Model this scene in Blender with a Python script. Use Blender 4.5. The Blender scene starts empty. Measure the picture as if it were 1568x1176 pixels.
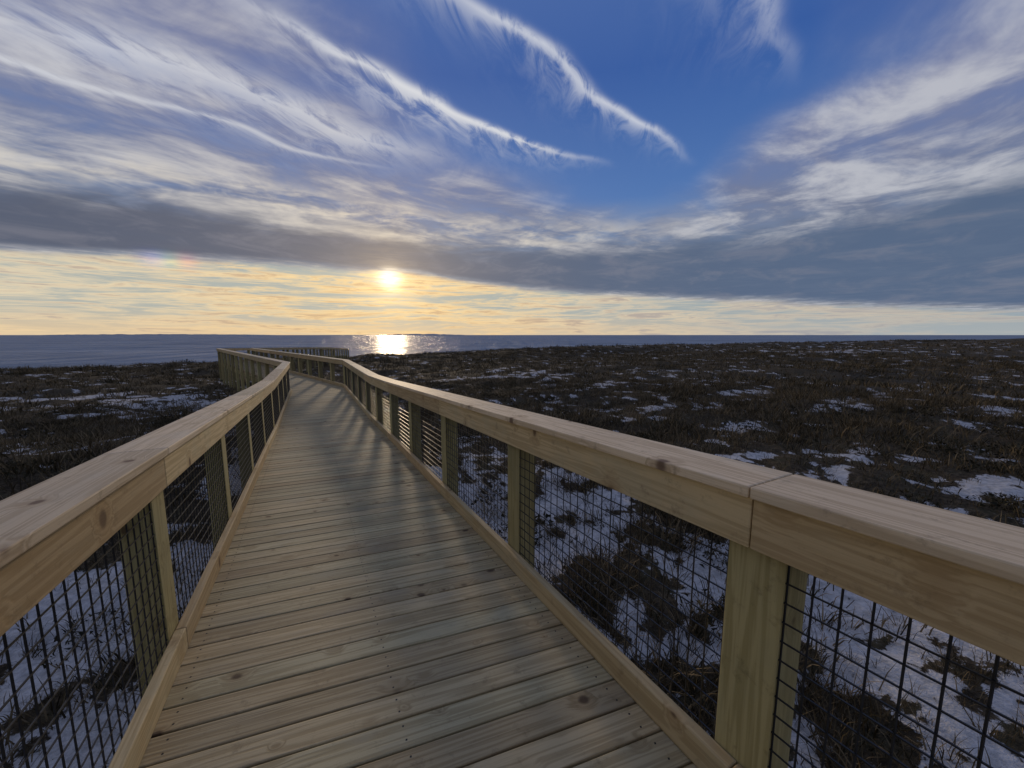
import bpy, math, random
import numpy as np
from mathutils import Vector
rng=np.random.default_rng(7); random.seed(3)
scene=bpy.context.scene
scene.view_settings.view_transform='Standard'
scene.view_settings.look='None'
scene.view_settings.exposure=0
R=math.radians
# ------------------------------------------------------------ node helper
class E:
    def __init__(s,nt,v): s.nt=nt; s.v=v
    def _m(s,op,*a):
        n=s.nt.nodes.new('ShaderNodeMath'); n.operation=op
        for i,x in enumerate((s,)+a): put(s.nt,n.inputs[i],x)
        return E(s.nt,n.outputs[0])
    def __add__(s,o): return s._m('ADD',o)
    def __radd__(s,o): return s._m('ADD',o)
    def __sub__(s,o): return s._m('SUBTRACT',o)
    def __rsub__(s,o): return (s*-1.0)+o
    def __mul__(s,o): return s._m('MULTIPLY',o)
    def __rmul__(s,o): return s._m('MULTIPLY',o)
    def __truediv__(s,o): return s._m('DIVIDE',o)
    def max(s,o): return s._m('MAXIMUM',o)
    def min(s,o): return s._m('MINIMUM',o)
    def pow(s,o): return s._m('POWER',o)
    def f(s,op): return s._m(op)
    def clamp(s): return s.max(0.0).min(1.0)
    def ss(s,a,b,lo=0.0,hi=1.0):
        n=s.nt.nodes.new('ShaderNodeMapRange'); n.interpolation_type='SMOOTHSTEP'
        put(s.nt,n.inputs[0],s); put(s.nt,n.inputs[1],a); put(s.nt,n.inputs[2],b)
        n.inputs[3].default_value=lo; n.inputs[4].default_value=hi
        return E(s.nt,n.outputs[0])
    def lin(s,a,b,lo=0.0,hi=1.0):
        n=s.nt.nodes.new('ShaderNodeMapRange')
        put(s.nt,n.inputs[0],s); put(s.nt,n.inputs[1],a); put(s.nt,n.inputs[2],b)
        n.inputs[3].default_value=lo; n.inputs[4].default_value=hi
        return E(s.nt,n.outputs[0])
    def gauss(s,c,w):
        d=(s-c)/w
        return (d*d*-1.0)._m('EXPONENT')
def put(nt,sock,x):
    if isinstance(x,E): nt.links.new(x.v,sock)
    elif isinstance(x,bpy.types.NodeSocket): nt.links.new(x,sock)
    elif isinstance(x,(tuple,list)):
        sock.default_value=tuple(x)+((1.0,) if len(x)==3 and len(sock.default_value)==4 else ())
    else: sock.default_value=x
def vec(nt,x,y,z):
    n=nt.nodes.new('ShaderNodeCombineXYZ')
    for i,a in enumerate((x,y,z)): put(nt,n.inputs[i],a)
    return n.outputs[0]
def sep(nt,v):
    n=nt.nodes.new('ShaderNodeSeparateXYZ'); nt.links.new(v,n.inputs[0])
    return [E(nt,o) for o in n.outputs]
def noise(nt,v,scale=1.0,detail=4,rough=.5,dist=0.0,dim='3D'):
    n=nt.nodes.new('ShaderNodeTexNoise'); n.noise_dimensions=dim; nt.links.new(v,n.inputs['Vector'])
    n.inputs['Scale'].default_value=scale; n.inputs['Detail'].default_value=detail
    n.inputs['Roughness'].default_value=rough; n.inputs['Distortion'].default_value=dist
    return E(nt,n.outputs[0])
def mix(nt,f,a,b,mode='MIX'):
    n=nt.nodes.new('ShaderNodeMix'); n.data_type='RGBA'; n.blend_type=mode
    put(nt,n.inputs[0],f); put(nt,n.inputs[6],a); put(nt,n.inputs[7],b)
    return n.outputs[2]
def ramp(nt,f,stops):
    n=nt.nodes.new('ShaderNodeValToRGB'); put(nt,n.inputs[0],f)
    cr=n.color_ramp
    while len(cr.elements)<len(stops): cr.elements.new(.5)
    for e,(p,c) in zip(cr.elements,stops): e.position=p; e.color=tuple(c)+(1,)
    return n.outputs[0]
def fcurve(nt,f,pts):
    n=nt.nodes.new('ShaderNodeFloatCurve'); put(nt,n.inputs['Value'],f)
    c=n.mapping.curves[0]
    while len(c.points)<len(pts): c.points.new(.5,.5)
    for p,(a,b) in zip(c.points,pts): p.location=(a,b)
    n.mapping.update()
    return E(nt,n.outputs[0])
# ------------------------------------------------------------ sun
SUN_AZ=-17.2; SUN_EL=7.7
sd=Vector((math.sin(R(SUN_AZ))*math.cos(R(SUN_EL)),math.cos(R(SUN_AZ))*math.cos(R(SUN_EL)),math.sin(R(SUN_EL))))
sl=bpy.data.lights.new('sun','SUN'); sl.energy=1.5; sl.angle=R(3.5); sl.color=(1,.77,.50)
so=bpy.data.objects.new('sun',sl); scene.collection.objects.link(so)
so.rotation_euler=(-sd).to_track_quat('-Z','Y').to_euler()
so.location=(-60,200,40)
# ------------------------------------------------------------ world
w=bpy.data.worlds.new('World'); scene.world=w; w.use_nodes=True
try: w.cycles.sampling_method='NONE'
except Exception as ex: print(ex)
nt=w.node_tree; nt.nodes.clear()
out=nt.nodes.new('ShaderNodeOutputWorld'); bg=nt.nodes.new('ShaderNodeBackground')
nt.links.new(bg.outputs[0],out.inputs[0])
tc=nt.nodes.new('ShaderNodeTexCoord')
nm=nt.nodes.new('ShaderNodeVectorMath'); nm.operation='NORMALIZE'; nt.links.new(tc.outputs['Generated'],nm.inputs[0])
D=nm.outputs[0]
x,y,z=sep(nt,D)
el=z.f('ARCSINE')*57.2958
az=x._m('ARCTAN2',y)*57.2958
sky=nt.nodes.new('ShaderNodeTexSky'); sky.sky_type='NISHITA'; sky.sun_disc=False
sky.sun_elevation=R(SUN_EL); sky.sun_rotation=R(SUN_AZ); sky.air_density=1.0; sky.dust_density=1.0; sky.ozone_density=2.5
clear=ramp(nt,el.lin(0,60),[(0,(.62,.55,.42)),(.08,(.55,.55,.50)),(.17,(.24,.36,.55)),(.30,(.080,.185,.46)),(.52,(.038,.11,.37)),(1,(.14,.22,.46))])
nis=mix(nt,1.0,sky.outputs[0],(.07,.07,.07),'MULTIPLY')
base=mix(nt,.12,clear,nis)
dp=nt.nodes.new('ShaderNodeVectorMath'); dp.operation='DOT_PRODUCT'; nt.links.new(D,dp.inputs[0]); dp.inputs[1].default_value=sd
th=E(nt,dp.outputs['Value']).min(1.0).f('ARCCOSINE')*57.2958
near_sun=(th*-1.0/15.0)._m('EXPONENT')
zz=z.max(.03)
px=x/zz; py=y/zz
al=px*.77+py*.64; ac=py*.77-px*.64
big=noise(nt,vec(nt,px,py,0.0),.8,3,.5,0,'2D')-.5
st=noise(nt,vec(nt,al*.5,ac*1.3,0.0),1.1,5,.56,.6,'2D')
st2=noise(nt,vec(nt,al*2.2+5.0,ac*5.0,0.0),1.3,4,.6,.5,'2D')
puff=noise(nt,vec(nt,px+9.0,py,0.0),1.35,6,.62,.35,'2D')
ml=1.0-(px+big*1.5+(ac-1.9)*-.12).ss(-1.0,-.1)
mr=(px+big*.9-(py-2.0).max(0.0)*.12).ss(.95,1.6)
mh=(py+big*1.6-(px-.9)*(px-.9)*-.35).ss(2.5,3.7)
mb=1.0-(py+big*2.0).ss(.0,.9)
mask=ml.max(mr).max(mh).max(mb*.75)
thick=st*.45+puff*.55
rmix=mr.ss(0,1)
cover=(mask*(thick.ss(.30,.58)*(.60-rmix*.20)+.40+rmix*.20)).clamp()*.95
lightn=(st*.46+st2*.14+puff*.40).ss(.44,.68)
pufl=(puff*.76+st*.08+st2*.16).ss(.39,.66)
lit=rmix*pufl+(1.0-rmix)*lightn
lit=lit*(1.0-el.ss(26,44)*.45)
elhi=el.ss(9,26)
dark=mix(nt,elhi,(.16,.185,.26),(.20,.22,.35))
brite=mix(nt,near_sun.clamp(),(.55,.56,.60),(.95,.82,.62))
ccol=mix(nt,lit*.82,dark,brite)
col=mix(nt,cover,base,ccol)
wob=(noise(nt,vec(nt,al*1.0,ac*.6+9.0,0.0),1.2,2,.5,0,'2D')-.5)
feath=noise(nt,vec(nt,al*3.2-ac*4.0,ac*1.6+al*.9,0.0),2.2,5,.66,.5,'2D')
def streak(c,wl,wh,a0,a1,amp,bend=0.0):
    d=ac+wob*.30-c+(al-(a0+a1)/2)*(al-(a0+a1)/2)*bend
    lo=(d*d*-1.0/(wl*wl))._m('EXPONENT'); hi=(d.f('ABSOLUTE')*-1.0/wh)._m('EXPONENT')
    side=d.ss(-.01,.01)
    prof=side*hi*(feath+(lo*.25)).ss(.33,.72)+(1.0-side)*lo*feath.ss(.2,.6)
    return prof*al.ss(a0-.15,a0+.45)*(1.0-al.ss(a1-.7,a1+.1))*amp
S=streak(2.43,.035,.07,-.9,1.1,.6,.08).max(streak(1.62,.032,.12,.15,2.0,.92,.12)).max(streak(1.12,.025,.06,.45,2.35,.75,-.05)).max(streak(.55,.03,.08,.9,1.95,.45)).max(streak(2.05,.14,.25,-.6,1.3,.65))
col=mix(nt,S.clamp(),col,mix(nt,near_sun.clamp(),(.66,.69,.76),(.95,.88,.74)))
nb=noise(nt,vec(nt,x*2.6,y*2.6,z*12.0),1.4,4,.6,.4)
nb2=noise(nt,vec(nt,x*7.0,y*7.0,z*26.0),1.3,4,.64,.5)
azn=az.lin(-60,60)
elo=fcurve(nt,azn,[(0,.36),(.07,.375),(.18,.42),(.3,.435),(.38,.43),(.47,.36),(.55,.31),(.76,.21),(.94,.10),(1,.08)])*20.0
ehi=fcurve(nt,azn,[(0,.62),(.07,.64),(.18,.69),(.36,.64),(.47,.58),(.6,.57),(.76,.60),(.94,.68),(1,.68)])*20.0
ew=el+(nb-.5)*4.4+(nb2-.5)*2.2
fr=ew.gauss(ehi+2.7,1.6)*(nb*.5+nb2*.5).ss(.42,.60)*(1.0-az.ss(6,30))*.70
col=mix(nt,fr.clamp(),col,mix(nt,near_sun.clamp(),(.64,.61,.56),(1.0,.84,.60)))
el2=el+(nb-.5)*1.1+(nb2-.5)*.9
band=el2.ss(elo-.1,elo+.9)*(1.0-ew.ss(ehi-1.6,ehi+2.0))
bcol=mix(nt,az.ss(-50,45),(.085,.105,.16),(.09,.135,.225))
bcol=mix(nt,near_sun.clamp()*.34,bcol,(.42,.35,.30))
bcol=mix(nt,nb2.ss(.45,.7)*.28,bcol,(.28,.27,.31))
col=mix(nt,band.clamp()*.96,col,bcol)
hz=noise(nt,vec(nt,x*2.2,y*2.2,z*32.0),1.5,5,.64,.7)
hz2=noise(nt,vec(nt,x*6.0,y*6.0,z*70.0),1.5,4,.66,.8)
lowm=1.0-el2.ss(elo-.5,elo+.35)
fromsun=(az-SUN_AZ).f('ABSOLUTE')
warm=mix(nt,az.ss(-10,55),mix(nt,fromsun.ss(2,35),(.98,.70,.34),(.80,.67,.46)),(.56,.49,.40))
pale=mix(nt,az.ss(-10,55),(.42,.45,.42),(.27,.35,.41))
lc=mix(nt,(hz*.6+hz2*.4).ss(.42,.57),pale,warm)
lc=mix(nt,el.gauss(0.3,1.8)*.60,lc,mix(nt,az.ss(-5,50),(.84,.59,.32),(.43,.44,.43)))
lc=mix(nt,(hz2*.55+hz*.45).ss(.51,.62)*.8,lc,mix(nt,fromsun.ss(5,50),(.56,.38,.24),(.33,.33,.36)))
col=mix(nt,lowm.clamp(),col,lc)
veil=hz2.ss(.38,.60)*-.55+1.0
g1=(th*th*-1.0/(1.3*1.3))._m('EXPONENT')*1.5*veil
g2=(th*-1.0/2.2)._m('EXPONENT')*.85*veil
g3=(th*-1.0/9.0)._m('EXPONENT')*.17
blk=1.0-band.clamp()*.68
gs=g2*blk+g3; gm=g1*blk
col=mix(nt,1.0,col,mix(nt,1.0,(1,.90,.66),vec(nt,gm,gm,gm),'MULTIPLY'),'ADD')
col=mix(nt,1.0,col,mix(nt,1.0,(1,.66,.25),vec(nt,gs,gs,gs),'MULTIPLY'),'ADD')
# sun dog: ice-crystal halo patch 22 degrees left of the sun
sdg=el.gauss(8.0,.75)
dr=sdg*az.gauss(-39.4,1.0)*.20; dg=sdg*az.gauss(-40.6,1.0)*.10; db=sdg*az.gauss(-41.9,1.2)*.15
col=mix(nt,1.0,col,vec(nt,dr,dg,db),'ADD')
col=mix(nt,el.ss(-.6,-.05),(.10,.11,.12),col)
nt.links.new(col,bg.inputs[0]); bg.inputs[1].default_value=1.0
# ------------------------------------------------------------ camera
cam=bpy.data.cameras.new('camera'); co=bpy.data.objects.new('camera',cam); scene.collection.objects.link(co)
cam.sensor_width=36; cam.lens=590/1568*36; cam.clip_start=.02; cam.clip_end=100000
co.location=(0,0,1.6); co.rotation_euler=(R(90-7.25),0,0)
scene.camera=co
# ------------------------------------------------------------ numpy noise
def h2(ix,iy,seed):
    n=(ix.astype(np.int64)*374761393+iy.astype(np.int64)*668265263+seed*1442695041)&0xffffffff
    n=((n^(n>>13))*1274126177)&0xffffffff
    n=(n^(n>>16))&0xffffffff
    return n/4294967296.0
def vn(x,y,seed):
    ix=np.floor(x); iy=np.floor(y); fx=x-ix; fy=y-iy
    fx=fx*fx*(3-2*fx); fy=fy*fy*(3-2*fy)
    a=h2(ix,iy,seed); b=h2(ix+1,iy,seed); c=h2(ix,iy+1,seed); d=h2(ix+1,iy+1,seed)
    return (a*(1-fx)+b*fx)*(1-fy)+(c*(1-fx)+d*fx)*fy
def fbm(x,y,o,seed,g=.5):
    s=0;a=1;t=0
    for i in range(o):
        xr=x*.8-y*.6; yr=x*.6+y*.8
        s=s+a*vn(xr*(2.03**i)+i*17.3,yr*(2.03**i)-i*9.1,seed+i); t+=a; a*=g
        x,y=xr,yr
    return s/t
def sst(v,a,b):
    t=np.clip((v-a)/(b-a),0,1); return t*t*(3-2*t)
# ------------------------------------------------------------ boardwalk route
LP=np.array([(3.169,-7.364,.48),(-4.38,6.747,-.48),(-5.39,8.70,-.57),(-8.6,14.9,-.60),(-23.4,31.0,-.62),(-23.9,46,-1.0),(-27.5,60,-1.7)])
RP=np.array([(4.71,-6.58,.48),(-2.554,7.677,-.48),(-3.60,9.62,-.57),(-7.1,16.15,-.60),(-21.5,31.77,-.62),(-22.0,46,-1.0),(-25.7,60.6,-1.7)])
CP=(LP+RP)/2
def walk_dist(X,Y):
    best=np.full(X.shape,1e9)
    for i in range(len(CP)-1):
        a=CP[i,:2]; b=CP[i+1,:2]; ab=b-a
        t=np.clip(((X-a[0])*ab[0]+(Y-a[1])*ab[1])/(ab@ab),0,1)
        best=np.minimum(best,np.hypot(X-a[0]-t*ab[0],Y-a[1]-t*ab[1]))
    return best
def shore(X,Y): return Y-.58*X-85+(fbm(X/40,Y/40,3,55)-.5)*16
def ground_h(X,Y):
    left=sst(-X,0,12)
    b=-1.25-.95*sst(Y,4,28)*left-.35*sst(Y,8,50)*(1-left)
    b=b+(fbm(X/11,Y/11,3,1)-.5)*.9+(fbm(X/2.2,Y/2.2,3,9)-.5)*.42+(fbm(X/.5,Y/.5,3,21)-.5)*.13
    c=shore(X,Y)
    b=b+.7*np.exp(-((c+14)/11)**2)*(.4+1.0*fbm(X/9,Y/9,3,33))*(1-.7*sst(-X,15,50))
    b=b-.3*sst(-X,10,40)*sst(Y,25,50)
    b=b-5.5*sst(c,-6,22)
    wd=walk_dist(X,Y)
    b=np.where(wd<2.5,np.minimum(b,-1.0-.9*sst(Y,6,28)),b)
    return b
blobs=[(-17,19,8,2.6,.15),(-11,11,3,2,.09),(-6,7,2.5,1.5,.05),(4,30,5,1.4,.13),(27,43,4,2,.16),(-3,28,4,1.2,.14),(8,12.5,2,1.0,.08),(14,33,7,1.0,.10),(3.5,4.0,2.6,2.4,.07),(3,1.0,3,2.0,.08),(-3.5,2.0,2.5,2.5,.055),(60,75,18,3,.15),(-27,22,8,1.8,.14),(9,9,2,.8,.04),(5,22,4,.8,.09)]
def sand_m(X,Y):
    n=.50*fbm(X/1.5,Y/1.5,5,77,.62)+.50*fbm(X/.42,Y/.42,4,177,.66)
    r=np.hypot(X,Y)
    n=n-.075*sst(r,5,12)-.03*sst(r,12,50)
    n=n+.02*(1-sst(walk_dist(X,Y),1,5))
    for bx,by,rx,ry,a in blobs:
        n=n+a*np.exp(-((X-bx)/rx)**2-((Y-by)/ry)**2)
    s=sst(n,.485,.545)
    c=shore(X,Y)
    return np.maximum(s,sst(c,-3,3))
# ------------------------------------------------------------ materials
def newmat(name):
    m=bpy.data.materials.new(name); m.use_nodes=True
    t=m.node_tree; b=t.nodes['Principled BSDF']; return m,t,b
def bump(t,b,h,strength,dist):
    n=t.nodes.new('ShaderNodeBump'); n.inputs['Strength'].default_value=strength; n.inputs['Distance'].default_value=dist
    put(t,n.inputs['Height'],h); t.links.new(n.outputs[0],b.inputs['Normal'])
    return n
def wood(name,c1,c2,knotc,gray=(.3,.3,.28)):
    m,t,b=newmat(name)
    a=t.nodes.new('ShaderNodeAttribute'); a.attribute_name='bc'
    r=t.nodes.new('ShaderNodeAttribute'); r.attribute_name='rnd'
    rn=E(t,r.outputs['Fac'])
    u,v,ww=sep(t,a.outputs['Vector'])
    vo=t.nodes.new('ShaderNodeTexVoronoi'); vo.voronoi_dimensions='3D'
    wv=noise(t,a.outputs['Vector'],9.0,2,.5)-.5
    t.links.new(vec(t,u*3.8+wv*.14,v*5.0+wv*.14,ww*2.6),vo.inputs['Vector']); vo.inputs['Scale'].default_value=1.0
    dist=E(t,vo.outputs['Distance'])
    cr,cg,cb=sep(t,vo.outputs['Color'])
    rad=cr*.13+.03
    q=dist/rad
    knot=1.0-q.ss(.5,1.15)
    halo=1.0-q.ss(.9,3.2)
    g1=noise(t,vec(t,u*.45,(v+halo*.03)*14.0,ww*14.0),1.3,3,.5,.25)
    g2=noise(t,vec(t,u*6.0,v*170.0,ww*170.0),1.0,3,.7)
    ring=((g1*38.0+halo*5.0).f('SINE')*.5+.5)
    grain=(ring*.36+g1*.18+g2*.46)
    col=mix(t,grain.ss(.25,.75),c2,c1)
    lf=noise(t,vec(t,u*1.9,v*4.0,ww*4.0),1.0,4,.68)
    col=mix(t,lf.ss(.47,.68)*.45,col,gray)
    hue=mix(t,(rn*7.31).f('FRACT'),(1.05,.99,.91),(.97,1.01,.97))
    col=mix(t,1.0,col,hue,'MULTIPLY')
    br=rn*.42+.79
    col=mix(t,1.0,col,vec(t,br,br,br),'MULTIPLY')
    col=mix(t,halo*.42,col,(c2[0]*.80,c2[1]*.70,c2[2]*.58))
    col=mix(t,knot*.88,col,knotc)
    dirt=noise(t,a.outputs['Vector'],12.0,5,.78).ss(.55,.72)
    col=mix(t,dirt*.45,col,(c2[0]*.5,c2[1]*.47,c2[2]*.45))
    t.links.new(col,b.inputs['Base Color'])
    b.inputs['Roughness'].default_value=.72
    b.inputs['Specular IOR Level'].default_value=.3
    bump(t,b,grain-knot*.3+g2*.5,.4,.0022)
    return m
M_deck=wood('deck_wood',(.47,.392,.235),(.32,.255,.14),(.065,.038,.022),(.35,.31,.22))
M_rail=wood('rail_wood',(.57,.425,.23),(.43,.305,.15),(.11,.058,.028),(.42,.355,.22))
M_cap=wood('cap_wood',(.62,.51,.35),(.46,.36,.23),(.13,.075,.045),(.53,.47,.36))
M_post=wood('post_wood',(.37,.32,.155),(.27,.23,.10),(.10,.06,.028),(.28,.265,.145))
m,t,b=newmat('black_wire'); M_wire=m
b.inputs['Base Color'].default_value=(.012,.012,.013,1); b.inputs['Roughness'].default_value=.4; 
m,t,b=newmat('screw_steel'); M_screw=m
b.inputs['Base Color'].default_value=(.05,.045,.04,1); b.inputs['Roughness'].default_value=.5; b.inputs['Metallic'].default_value=.6
m,t,b=newmat('dune_ground'); M_ground=m
a=t.nodes.new('ShaderNodeAttribute'); a.attribute_name='sand'
g=t.nodes.new('ShaderNodeNewGeometry'); pos=g.outputs['Position']
s0=E(t,a.outputs['Fac'])
n1=noise(t,pos,2.6,4,.7); n2=noise(t,pos,10.0,4,.7); n3=noise(t,pos,42.0,3,.65)
sm=(s0+(n1-.5)*.9+(n2-.5)*1.8+(n3-.5)*1.0).ss(.36,.66)
veg=mix(t,n2.ss(.35,.7),(.030,.023,.014),(.105,.078,.046))
veg=mix(t,n1.ss(.45,.65)*.6,veg,(.065,.058,.030))
veg=mix(t,n3.ss(.55,.75)*.5,veg,(.15,.115,.075))
snd=mix(t,n2.ss(.3,.7),(.34,.33,.31),(.60,.58,.55))
cc=mix(t,sm,veg,snd)
t.links.new(cc,b.inputs['Base Color']); b.inputs['Roughness'].default_value=.95; b.inputs['Specular IOR Level'].default_value=.1
bump(t,b,n1*.5+n2*.4+n3*.15-sm*.15,.9,.08)
def plantmat(name,ca,cm,cb):
    m,t,b=newmat(name)
    r=t.nodes.new('ShaderNodeAttribute'); r.attribute_name='rnd'
    t.links.new(ramp(t,E(t,r.outputs['Fac']),[(0,ca),(.5,cm),(1,cb)]),b.inputs['Base Color'])
    b.inputs['Roughness'].default_value=.85; b.inputs['Specular IOR Level'].default_value=.15
    return m
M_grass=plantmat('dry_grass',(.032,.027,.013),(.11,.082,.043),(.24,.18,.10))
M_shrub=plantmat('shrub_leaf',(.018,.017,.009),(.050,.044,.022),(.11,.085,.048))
m,t,b=newmat('sea_water'); M_sea=m
g=t.nodes.new('ShaderNodeNewGeometry'); X,Y,Z=sep(t,g.outputs['Position'])
wn=noise(t,vec(t,X*.22,Y*.40,0.0),1.0,4,.65,.3); wn2=noise(t,vec(t,X*.012,Y*.04,3.0),1.0,3,.6)
rip=noise(t,vec(t,X*.16,Y*.022,7.0),1.0,4,.7)
t.links.new(mix(t,wn2.ss(.4,.6),(.17,.225,.30),(.24,.30,.38)),b.inputs['Base Color'])
b.inputs['Roughness'].default_value=1.0; b.inputs['Specular IOR Level'].default_value=0
gl=t.nodes.new('ShaderNodeBsdfGlossy'); gl.inputs['Roughness'].default_value=.22; gl.inputs['Color'].default_value=(.95,.92,.88,1)
bn=bump(t,b,wn,1.0,2.4); t.links.new(bn.outputs[0],gl.inputs['Normal'])
ms=t.nodes.new('ShaderNodeMixShader'); t.links.new((rip.ss(.42,.62)*.17+.05).v,ms.inputs[0])
t.links.new(b.outputs[0],ms.inputs[1]); t.links.new(gl.outputs[0],ms.inputs[2])
t.links.new(ms.outputs[0],t.nodes['Material Output'].inputs['Surface'])
# ------------------------------------------------------------ mesh builder
class MB:
    F=[(0,3,2,1),(4,5,6,7),(0,1,5,4),(1,2,6,5),(2,3,7,6),(3,0,4,7)]
    def __init__(s): s.v=[];s.f=[];s.bc=[];s.r=[]
    def box(s,v8,bc8,rnd=None):
        v=[np.array(p,float) for p in v8]
        if np.dot(np.cross(v[1]-v[0],v[3]-v[0]),v[4]-v[0])<0:
            o=[0,3,2,1,4,7,6,5]; v=[v[i] for i in o]; bc8=[bc8[i] for i in o]
        n=len(s.v); off=np.array([random.uniform(0,40),random.uniform(0,40),random.uniform(0,40)])
        rn=random.random() if rnd is None else rnd
        s.v+= [tuple(p) for p in v]; s.bc+=[tuple(np.array(q)+off) for q in bc8]; s.r+=[rn]*8
        s.f+=[tuple(n+i for i in f) for f in s.F]
    def obj(s,name,mat,parent=None,bev=.003):
        me=bpy.data.meshes.new(name); me.from_pydata(s.v,[],s.f)
        if s.bc:
            at=me.attributes.new('bc','FLOAT_VECTOR','POINT'); at.data.foreach_set('vector',np.array(s.bc,dtype=np.float32).ravel())
            at=me.attributes.new('rnd','FLOAT','POINT'); at.data.foreach_set('value',np.array(s.r,dtype=np.float32))
        me.materials.append(mat)
        o=bpy.data.objects.new(name,me); scene.collection.objects.link(o)
        if bev:
            b=o.modifiers.new('bevel','BEVEL'); b.width=bev; b.segments=2; b.limit_method='ANGLE'
        if parent: o.parent=parent
        return o
def empty(name):
    e=bpy.data.objects.new(name,None); scene.collection.objects.link(e); return e
class Poly:
    def __init__(s,P,sg):
        s.P=P; s.sg=sg
        d=np.diff(P[:,:2],axis=0); s.L=np.hypot(d[:,0],d[:,1]); s.c=np.concatenate([[0],np.cumsum(s.L)])
        d=d/s.L[:,None]; n=np.stack([d[:,1],-d[:,0]],1)*sg
        m=[n[0]]
        for i in range(1,len(n)): m.append((n[i-1]+n[i])/(1+n[i-1]@n[i]))
        m.append(n[-1]); s.m=np.array(m)
    def at(s,o,t,z=0):
        i=int(np.clip(np.searchsorted(s.c,t,side='right')-1,0,len(s.L)-1)); f=(t-s.c[i])/s.L[i]
        a=s.P[i].copy(); b=s.P[i+1].copy(); a[:2]+=s.m[i]*o; b[:2]+=s.m[i+1]*o
        p=a*(1-f)+b*f; p[2]+=z; return p
    def strip(s,mb,o1,o2,z1,z2,t0,t1,rnd=None):
        cuts=[t0]+[c for c in s.c if t0+1e-4<c<t1-1e-4]+[t1]
        for a,b in zip(cuts[:-1],cuts[1:]):
            b2=b-1e-6
            bot=[s.at(o1,a,z1),s.at(o1,b2,z1),s.at(o2,b2,z1),s.at(o2,a,z1)]
            top=[s.at(o1,a,z2),s.at(o1,b2,z2),s.at(o2,b2,z2),s.at(o2,a,z2)]
            bc=[(a,o1,z1),(b,o1,z1),(b,o2,z1),(a,o2,z1),(a,o1,z2),(b,o1,z2),(b,o2,z2),(a,o2,z2)]
            mb.box(bot+top,bc,rnd)
PL=Poly(LP,-1); PR=Poly(RP,1); PC=Poly(CP,1)
bw=empty('boardwalk')
deck=MB(); scr=MB()
def sec(side,ti):
    i=int(np.clip(np.searchsorted(PC.c,ti,side='right')-1,0,len(PC.L)-1)); f=(ti-PC.c[i])/PC.L[i]
    return side.at(.05,min(side.c[i]+f*side.L[i],side.c[-1]-1e-5))
pitch=.1465; tt=.35; k=0
while tt<PC.c[-1]-.6:
    dl=.30*(1-float(sst(np.array(tt),8,24)))
    g0=tt; g1=tt+pitch-.0085-random.uniform(0,.003)
    a=sec(PL,g0+dl/2); b=sec(PL,g1+dl/2); c=sec(PR,g1-dl/2); d=sec(PR,g0-dl/2)
    dz=random.uniform(-.0015,.0015)
    for p in (a,b,c,d): p[2]+=dz
    dn=np.array([0,0,-.038]); Wd=np.linalg.norm(c-b)
    bc=[(0,0,0),(0,.14,0),(Wd,.14,0),(Wd,0,0)]
    deck.box([a+dn,b+dn,c+dn,d+dn,a,b,c,d],bc+[(q[0],q[1],.038) for q in bc])
    if tt<22:
        for f in (.055,.5,.945):
            for g in (.25,.75):
                p=(a*(1-f)+d*f)*(1-g)+(b*(1-f)+c*f)*g; rr=.0038
                q=[p+np.array([sx*rr,sy*rr,-.004]) for sx,sy in ((-1,-1),(1,-1),(1,1),(-1,1))]
                scr.box(q+[w_+np.array([0,0,.0046]) for w_ in q],[(0,0,0)]*8)
    tt+=pitch
deck.obj('deck_boards',M_deck,bw,.005)
scr.obj('deck_screws',M_screw,bw,0)
sub=MB()
for o in (-.06,-.95):
    tq=.3
    while tq<PL.c[-1]-1:
        te=min(tq+3.6,PL.c[-1]-.6); PL.strip(sub,o,o+.045,-.28,-.042,tq,te); tq=te+.004
tq=.3
while tq<PR.c[-1]-1:
    te=min(tq+3.6,PR.c[-1]-.6); PR.strip(sub,-.06,-.015,-.28,-.042,tq,te); tq=te+.004
sub.obj('stringers',M_post,bw,.003)
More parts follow.
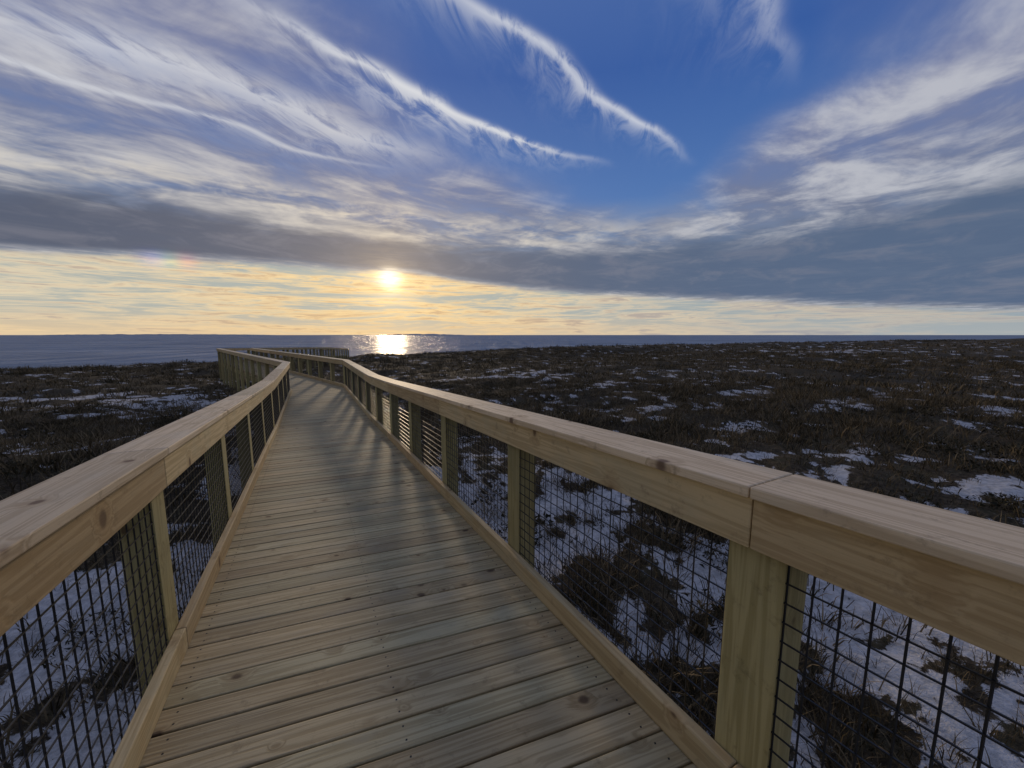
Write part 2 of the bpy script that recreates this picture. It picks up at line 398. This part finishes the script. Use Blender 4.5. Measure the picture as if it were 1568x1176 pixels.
def railing(poly,anchor,spacing):
    e=empty('wooden_railing')
    end=poly.c[-1]-.6
    ts=[]
    tcorn=poly.c[3]
    q=anchor
    while q>.4: q-=spacing
    q+=spacing
    while q<tcorn-.5: ts.append(q); q+=spacing
    for i in range(3,len(poly.c)-1):
        a=poly.c[i]; b=poly.c[i+1] if i+1<len(poly.c)-1 else end
        n=max(1,round((b-a)/1.83))
        for j in range(n): ts.append(a+(b-a)*j/n+(.1 if j==0 else 0))
    ts.append(end)
    posts=MB(); cap=MB(); fas=MB(); curb=MB(); wire=MB()
    for q in ts:
        q=min(q,poly.c[-1]-.2)
        p=poly.at(.12,q); gz=float(ground_h(np.array([p[0]]),np.array([p[1]]))[0])-.4
        b=[poly.at(.055,q-.093),poly.at(.055,q+.093),poly.at(.195,q+.093),poly.at(.195,q-.093)]
        bot=[np.array((v[0],v[1],gz)) for v in b]; top=[v+np.array([0,0,1.123]) for v in b]
        bc=[(0,0,0),(0,0,.186),(0,.14,.186),(0,.14,0)]
        posts.box(bot+top,[(v[0]+gz,v[1],v[2]) for v in bc]+[(v[0]+1.123,v[1],v[2]) for v in bc])
    ia=min(range(len(ts)),key=lambda i:abs(ts[i]-anchor))
    joints=[i for i in range(len(ts)) if (i-ia)%2==0]
    if joints[0]!=0: joints=[0]+joints
    if joints[-1]!=len(ts)-1: joints.append(len(ts)-1)
    for i,j in zip(joints[:-1],joints[1:]):
        a=ts[i]+.002; b=ts[j]-.002
        dj=random.uniform(-.0025,.0025)
        poly.strip(cap,-.012+dj,.245+dj,1.127,1.166,a+random.uniform(0,.002),b)
        poly.strip(fas,.012,.0525,.952,1.125,a,b)
        poly.strip(fas,.1975,.236,.952,1.125,a,b)
        poly.strip(curb,0.002,.0525,.004,.13,a,b)
    def rod(p,q,r,horizontal):
        p=np.array(p);q=np.array(q)
        d=q-p; d/=np.linalg.norm(d)
        u=np.cross(d,(0,0,1)) if horizontal else np.array([1.0,0,0])
        u=u/np.linalg.norm(u)*r; v2=np.cross(d,u)
        A=[p+u+v2,p-u+v2,p-u-v2,p+u-v2]
        wire.box(A+[w_+(q-p) for w_ in A],[(0,0,0)]*8)
    for i in range(len(ts)-1):
        a=ts[i]+.093; b=ts[i+1]-.093
        far=a>22
        n=max(2,round((b-a)/(.070 if not far else .1)))
        r=.0022 if not far else .0028
        for j in range(n+1):
            t_=a+(b-a)*(j/n)*.996+.003
            rod(poly.at(.0645,t_,.01),poly.at(.0645,t_,1.12),r,False)
        zs=np.arange(.14,.96,.066)
        cuts=[a]+[c for c in poly.c if a<c<b]+[b]
        for z_ in zs:
            for c0,c1 in zip(cuts[:-1],cuts[1:]):
                rod(poly.at(.0603,c0,z_),poly.at(.0603,c1-1e-5,z_),r,True)
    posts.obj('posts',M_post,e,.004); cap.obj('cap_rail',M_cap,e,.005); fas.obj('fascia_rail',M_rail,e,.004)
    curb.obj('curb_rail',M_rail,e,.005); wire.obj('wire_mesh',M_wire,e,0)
    return e
railing(PR,8.70,1.765)
railing(PL,8.0+2.59,1.82)
# ------------------------------------------------------------ terrain sheet
na=900
rr=np.concatenate([np.geomspace(.3,320,500),np.geomspace(360,30000,24)])
th_=np.linspace(0,2*np.pi,na,endpoint=False)
RR,TT=np.meshgrid(rr,th_,indexing='ij')
GX=RR*np.cos(TT); GY=RR*np.sin(TT)
GZ=ground_h(GX,GY)
SD=sand_m(GX,GY)
nr=len(rr)
verts=np.stack([GX.ravel(),GY.ravel(),GZ.ravel()],1)
ii,jj=np.meshgrid(np.arange(nr-1),np.arange(na),indexing='ij')
j2=(jj+1)%na
quads=np.stack([ii*na+jj,(ii+1)*na+jj,(ii+1)*na+j2,ii*na+j2],-1).reshape(-1,4)
def fastmesh(name,verts,faces,mat,attrs=None,smooth=False):
    me=bpy.data.meshes.new(name); k=faces.shape[1]
    me.vertices.add(len(verts)); me.vertices.foreach_set('co',verts.astype(np.float32).ravel())
    me.loops.add(faces.size); me.loops.foreach_set('vertex_index',faces.astype(np.int32).ravel())
    me.polygons.add(len(faces)); me.polygons.foreach_set('loop_start',np.arange(0,faces.size,k,dtype=np.int32))
    me.update(calc_edges=True)
    if smooth: me.polygons.foreach_set('use_smooth',np.ones(len(faces),dtype=bool))
    for kx,vv in (attrs or {}).items():
        at=me.attributes.new(kx,'FLOAT','POINT'); at.data.foreach_set('value',vv.astype(np.float32).ravel())
    me.materials.append(mat); me.validate()
    o=bpy.data.objects.new(name,me); scene.collection.objects.link(o); return o
fastmesh('dune_ground',verts,quads,M_ground,{'sand':SD.ravel()},True)
sv=np.array([(-40000,-40000,-3.7),(40000,-40000,-3.7),(40000,60000,-3.7),(-40000,60000,-3.7)],float)
fastmesh('sea',sv,np.array([[0,1,2,3]]),M_sea)
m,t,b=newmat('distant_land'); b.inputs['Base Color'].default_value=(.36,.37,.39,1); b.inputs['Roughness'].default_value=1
def farland(u0,u1,Yd,h,seed):
    n=160; u=np.linspace(u0,u1,n); X=(u-784)/595*Yd
    e=np.sin(np.linspace(0,np.pi,n))**.5
    H=h*e*(.35+.65*fbm(u/9.,u*0,3,seed))
    v=[];f=[]
    for i in range(n):
        v+=[(X[i],Yd-40,-6),(X[i],Yd,-3.7+H[i]),(X[i],Yd+400,-6)]
        if i: k=3*(i-1); f+=[(k,k+3,k+4,k+1),(k+1,k+4,k+5,k+2)]
    return fastmesh('distant_shore',np.array(v,float),np.array(f),m)
farland(60,430,7000,30,3); farland(590,715,5500,28,8)
# ------------------------------------------------------------ grass
def blades(cx,cy,cz,size,nb,wid,spread,up=1.0):
    n=len(cx); N=n*nb
    bx=np.repeat(cx,nb); by=np.repeat(cy,nb); bz=np.repeat(cz,nb); s=np.repeat(size,nb)
    an=rng.uniform(0,2*np.pi,N); ra=np.abs(rng.normal(0,.5,N))*spread*s
    x0=bx+np.cos(an)*ra; y0=by+np.sin(an)*ra
    le=s*rng.uniform(.45,1.15,N); lean=rng.uniform(.2,1.1,N)*le; an2=an+rng.normal(0,.7,N)
    x1=x0+np.cos(an2)*lean; y1=y0+np.sin(an2)*lean; z1=bz+le*up*rng.uniform(.45,1,N)
    a3=rng.uniform(0,np.pi,N); wv=wid*s*rng.uniform(.6,1.4,N)
    dx=np.cos(a3)*wv; dy=np.sin(a3)*wv
    xm=x0*.55+x1*.45; ym=y0*.55+y1*.45; zm=bz*.35+z1*.65
    V=np.stack([np.stack([x0-dx,y0-dy,bz-.03],1),np.stack([x0+dx,y0+dy,bz-.03],1),np.stack([xm+dx*.7,ym+dy*.7,zm],1),np.stack([xm-dx*.7,ym-dy*.7,zm],1),np.stack([x1,y1,z1],1)],1).reshape(-1,3)
    k=np.arange(N)*5
    F=np.stack([np.stack([k,k+1,k+2],1),np.stack([k,k+2,k+3],1),np.stack([k+3,k+2,k+4],1)],1).reshape(-1,3)
    rn=np.repeat(np.clip(np.repeat(rng.uniform(0,.8,n),nb)+rng.uniform(-.2,.3,N),0,1),5)
    return V,F,rn
Vs=[];Fs=[];Rs=[];off=0
def scatter(r0,r1,count,size,nb,wid,spread,keep_sand):
    global off
    th=rng.uniform(R(-75),R(75),count); r=np.sqrt(rng.uniform(r0*r0,r1*r1,count))
    X=r*np.sin(th); Y=r*np.cos(th)-1.5
    ok=(walk_dist(X,Y)>1.25)&(shore(X,Y)<-2)
    s=sand_m(X,Y); ok&=rng.uniform(0,1,count)<(1-s)*(1-keep_sand)+keep_sand
    ok&=rng.uniform(0,1,count)<.35+1.1*fbm(X/1.1,Y/1.1,3,91)
    X=X[ok];Y=Y[ok]
    sz=rng.uniform(*size,len(X))*(.45+1.1*fbm(X/2.5,Y/2.5,3,14))
    V,F,rn=blades(X,Y,ground_h(X,Y),sz,nb,wid,spread)
    Vs.append(V);Fs.append(F+off);Rs.append(rn);off+=len(V)
scatter(0,9,12000,(.07,.33),14,.020,.9,.10)
scatter(9,28,24000,(.12,.38),10,.026,1.1,.07)
scatter(28,80,26000,(.20,.50),8,.045,1.4,.05)
scatter(80,320,18000,(.30,.75),7,.10,2.0,.04)
fastmesh('dune_grass',np.vstack(Vs),np.vstack(Fs),M_grass,{'rnd':np.concatenate(Rs)})
def shrubs(count,fn,size,nl):
    X,Y=fn(count); ok=(walk_dist(X,Y)>2.2)&(shore(X,Y)<-3)
    ok&=rng.uniform(0,1,count)<1.15-sand_m(X,Y)
    X=X[ok];Y=Y[ok]
    n=len(X); sz=rng.uniform(*size,n)
    N=n*nl; S_=np.repeat(sz,nl)
    d=rng.normal(0,1,(N,3)); d/=np.linalg.norm(d,axis=1)[:,None]; d*= (rng.uniform(0,1,N)**.4)[:,None]
    c=np.stack([np.repeat(X,nl)+d[:,0]*S_*1.4,np.repeat(Y,nl)+d[:,1]*S_*1.4,np.repeat(ground_h(X,Y),nl)+np.abs(d[:,2])*S_*.6],1)
    a=rng.normal(0,1,(N,3))*.09*S_[:,None]; b=rng.normal(0,1,(N,3))*.09*S_[:,None]
    V=np.stack([c,c+a,c+b],1).reshape(-1,3); F=np.arange(N*3).reshape(-1,3)
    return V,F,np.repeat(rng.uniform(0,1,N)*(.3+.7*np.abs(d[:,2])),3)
def crest(n):
    X=rng.uniform(-60,260,n); return X,.58*X+85-rng.uniform(8,26,n)
def field(n):
    th=rng.uniform(R(-62),R(62),n); r=np.sqrt(rng.uniform(12.0,8100.0,n)); return r*np.sin(th),r*np.cos(th)
def nearf(n):
    th=rng.uniform(R(-62),R(62),n); r=rng.uniform(3,26,n); return r*np.sin(th),r*np.cos(th)
A=shrubs(420,crest,(.35,.95),90); B=shrubs(1500,field,(.18,.50),120); C=shrubs(420,nearf,(.14,.36),170)
fastmesh('dune_shrubs',np.vstack([A[0],B[0],C[0]]),np.vstack([A[1],B[1]+len(A[0]),C[1]+len(A[0])+len(B[0])]),M_shrub,{'rnd':np.concatenate([A[2],B[2],C[2]])})
print('verts',off)
